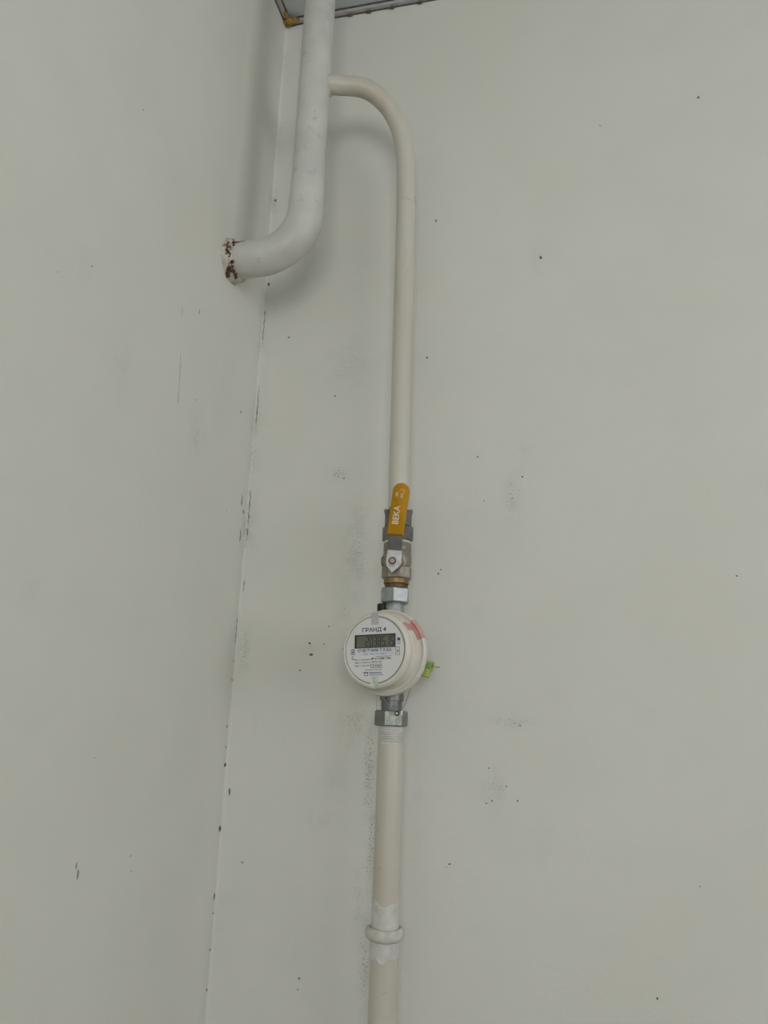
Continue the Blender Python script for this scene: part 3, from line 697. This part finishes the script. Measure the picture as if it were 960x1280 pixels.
build('molded_rib', lathe([(0.0370, 0.0095), (0.0389, 0.0095), (0.0385, 0.0122), (0.0366, 0.0122)], 14, 'y', -2, 24, closed=True), M['meter'], GM)
build('screw', xform(lathe(solid([(0.0013, 0.0), (0.0013, 0.0008), (0.0008, 0.0012)]), 12, 'z'), Matrix.Translation((-0.0005, -0.002, 0.0450))), M['black'], GM)
build('pin_dot', xform(lathe(solid([(0.0009, 0.0), (0.0009, 0.0005)]), 10, 'y'), Matrix.Translation((-0.0386, -0.0262, 0.003))), M['rust'], GM)
# steel connections, on the pipe axis behind the disc
AX = Matrix.Rotation(math.radians(1.6), 4, 'Y') @ Matrix.Translation((0, 0.014, 0))   # keep the connections upright
zc = 1.6757
build('upper_nipple', xform(lathe(solid([(0.0102, 0.030), (0.0104, 0.0535), (0.0100, 0.0545)]), 36), AX), M['zinc'], GM)
build('upper_nut', xform(ngon_prism(6, 0.0166, 1.7298 - zc, 1.7464 - zc, 0.0014, math.radians(-90 + 13.4 - 5.4) - ROT), AX), M['zinc'], GM, sharp=25)
build('black_plug', xform(lathe(solid([(0.0050, 0.0425), (0.0056, 0.0435), (0.0056, 0.0530), (0.0050, 0.0538)]), 20), Matrix.Translation((-0.0110, 0.0090, 0))), M['black'], GM)
build('lower_nipple', xform(lathe(solid([(0.0110, 1.6150 - zc), (0.0111, 1.6262 - zc), (0.0128, 1.6264 - zc), (0.0128, 1.6320 - zc), (0.0120, 1.6400 - zc)]), 36), AX), M['steel_dark'], GM)
build('lower_nut', xform(ngon_prism(6, 0.0176, 1.6003 - zc, 1.6166 - zc, 0.0014, math.radians(-90 + 13.4 - 22) - ROT), AX), M['zinc_worn'], GM, sharp=25)
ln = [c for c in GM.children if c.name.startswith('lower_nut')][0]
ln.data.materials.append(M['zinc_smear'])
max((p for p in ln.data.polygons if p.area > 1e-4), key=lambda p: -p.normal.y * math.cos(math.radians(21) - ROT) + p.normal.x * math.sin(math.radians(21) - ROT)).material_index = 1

# ---------------------------------------------------------------- lower pipe
lpipe = empty('gas_supply_pipe', (0.2025, -0.045, 0.0)); tag(lpipe, 'cream painted gas pipe below the meter with a thick welded ring', 'pipe')
build('lower_pipe', lathe(solid([(0.0141, 0.0)] + [(0.0141, 0.2 * k) for k in range(1, 7)] + [(0.0140, 1.40), (0.0137, 1.405), (0.0135, 1.41), (0.0134, 1.50), (0.0134, 1.583)]), 40), M['pipe'], lpipe)
thp = [(0.0134, 1.5825)]
z = 1.5835
while z < 1.5995:
    thp += [(0.0135, z), (0.0135, z + 0.0011), (0.0126, z + 0.0015), (0.0126, z + 0.0019)]; z += 0.0023
thp += [(0.0132, 1.6002)]
build('painted_thread', lathe(solid(thp), 40), M['paint_white'], lpipe, sharp=20)
def band(z0, z1, r):
    pr = [(r - 0.0004, z0), (r + 0.0004, z0 + 0.001), (r + 0.0004, z1 - 0.001), (r - 0.0004, z1)]
    V, F = lathe(pr, 48, closed=True)
    out = []
    for k, (x, y, zz) in enumerate(V):
        a = math.atan2(y, x); w = 0.0025 * math.sin(a * 2 + 1) + 0.0012 * math.sin(a * 5)
        if zz > (z0 + z1) / 2 and z1 > 1.41: zz += w
        if zz < (z0 + z1) / 2 and z1 < 1.41: zz -= abs(w) * 1.5
        out.append((x, y, zz))
    return out, F
build('paint_band', band(1.4075, 1.4330, 0.0134), M['paint_white'], lpipe)
build('paint_band', band(1.3830, 1.4010, 0.0141), M['paint_white'], lpipe)
rg = lathe([(0.0135, 1.3975), (0.0165, 1.3975), (0.0184, 1.3995), (0.0191, 1.4030), (0.0188, 1.4065), (0.0174, 1.4088), (0.0155, 1.4090), (0.0146, 1.4078), (0.0135, 1.4070)], 48, closed=True)
rv = [(x * (1 + 0.03 * math.sin(3 * math.atan2(y, x) + 0.5)), y * (1 + 0.03 * math.sin(3 * math.atan2(y, x) + 0.5)), zz + 0.0006 * math.sin(2 * math.atan2(y, x))) for x, y, zz in rg[0]]
build('welded_ring', xform((rv, rg[1]), Matrix.Translation((-0.0008, 0, 0))), M['weld'], lpipe, sharp=60)

# ---------------------------------------------------------------- seals
sw = empty('wire_seal', (0.2138, -0.0625, 1.6133)); tag(sw, 'thin twisted wire with a small lead bead on the lower meter nut', 'seal')
o = sw.location
wpath = catmull([(0.1935, -0.046, 1.6400), (0.1945, -0.056, 1.6320), (0.2010, -0.060, 1.6240), (0.2085, -0.0630, 1.6170), (0.2135, -0.0640, 1.6140), (0.2170, -0.0610, 1.6170), (0.2195, -0.0500, 1.6270), (0.2215, -0.0380, 1.6420)], 6)
build('wire', tube(wpath, 0.00045, 8), M['wire'], sw, o)
build('wire', tube(catmull([(0.1885, -0.046, 1.6370), (0.1890, -0.055, 1.6300), (0.1895, -0.0585, 1.6200), (0.1900, -0.0580, 1.6165)], 6), 0.0003, 6), M['wire'], sw, o)
bead = xform(lathe(solid([(0.0018, -0.0012), (0.0026, -0.0006), (0.0026, 0.0010), (0.0019, 0.0016)]), 20, 'y'), Matrix.Translation((0.2130, -0.0640, 1.6135)))
bo_ = build('lead_bead', bead, M['lead'], sw, o)
build('bead_face', xform(lathe(solid([(0.0011, 0.0), (0.0011, 0.0006)]), 14, 'y'), Matrix.Translation((0.2130 - o[0], -0.0656 - o[1], 1.6135 - o[2]))), M['lead_bright'], bo_)
build('crimp', tube([(0.2172, -0.0618, 1.6120), (0.2174, -0.0618, 1.6162)], 0.0009, 10), M['lead_bright'], sw, o)

ps = empty('plastic_seal', (0.2390, -0.036, 1.6610)); tag(ps, 'lime green plastic seal hanging beside the right edge of the meter', 'seal')
PM = Matrix.Rotation(math.radians(14), 4, 'Y') @ Matrix.Rotation(math.radians(10), 4, 'Z')
build('seal_body', xform(box(-0.0050, 0.0034, -0.003, 0.003, -0.0090, 0.0012, 0.0010), PM), M['seal_lime'], ps)
build('seal_flag', xform(join(box(-0.0042, 0.0052, -0.0030, -0.0006, 0.0012, 0.0082, 0.0005), box(0.0030, 0.0052, -0.003, 0.003, -0.001, 0.0082, 0.0005), box(-0.0048, 0.0052, 0.0012, 0.003, 0.001, 0.0090, 0.0005)), PM), M['seal_lime'], ps)
build('seal_slot', xform(plate([(-0.0036, 0.0016), (0.0040, 0.0030), (0.0026, 0.0070), (-0.0036, 0.0064)], -0.0034, -0.0026), PM), M['seal_green'], ps)
build('seal_wire', tube(catmull([(-0.012, -0.004, 0.004), (-0.004, 0.001, 0.006), (0.003, 0.0015, 0.0055), (0.008, 0.002, 0.0022), (0.0125, 0.002, 0.0022)], 5), 0.0004, 8), M['seal_green'], ps)
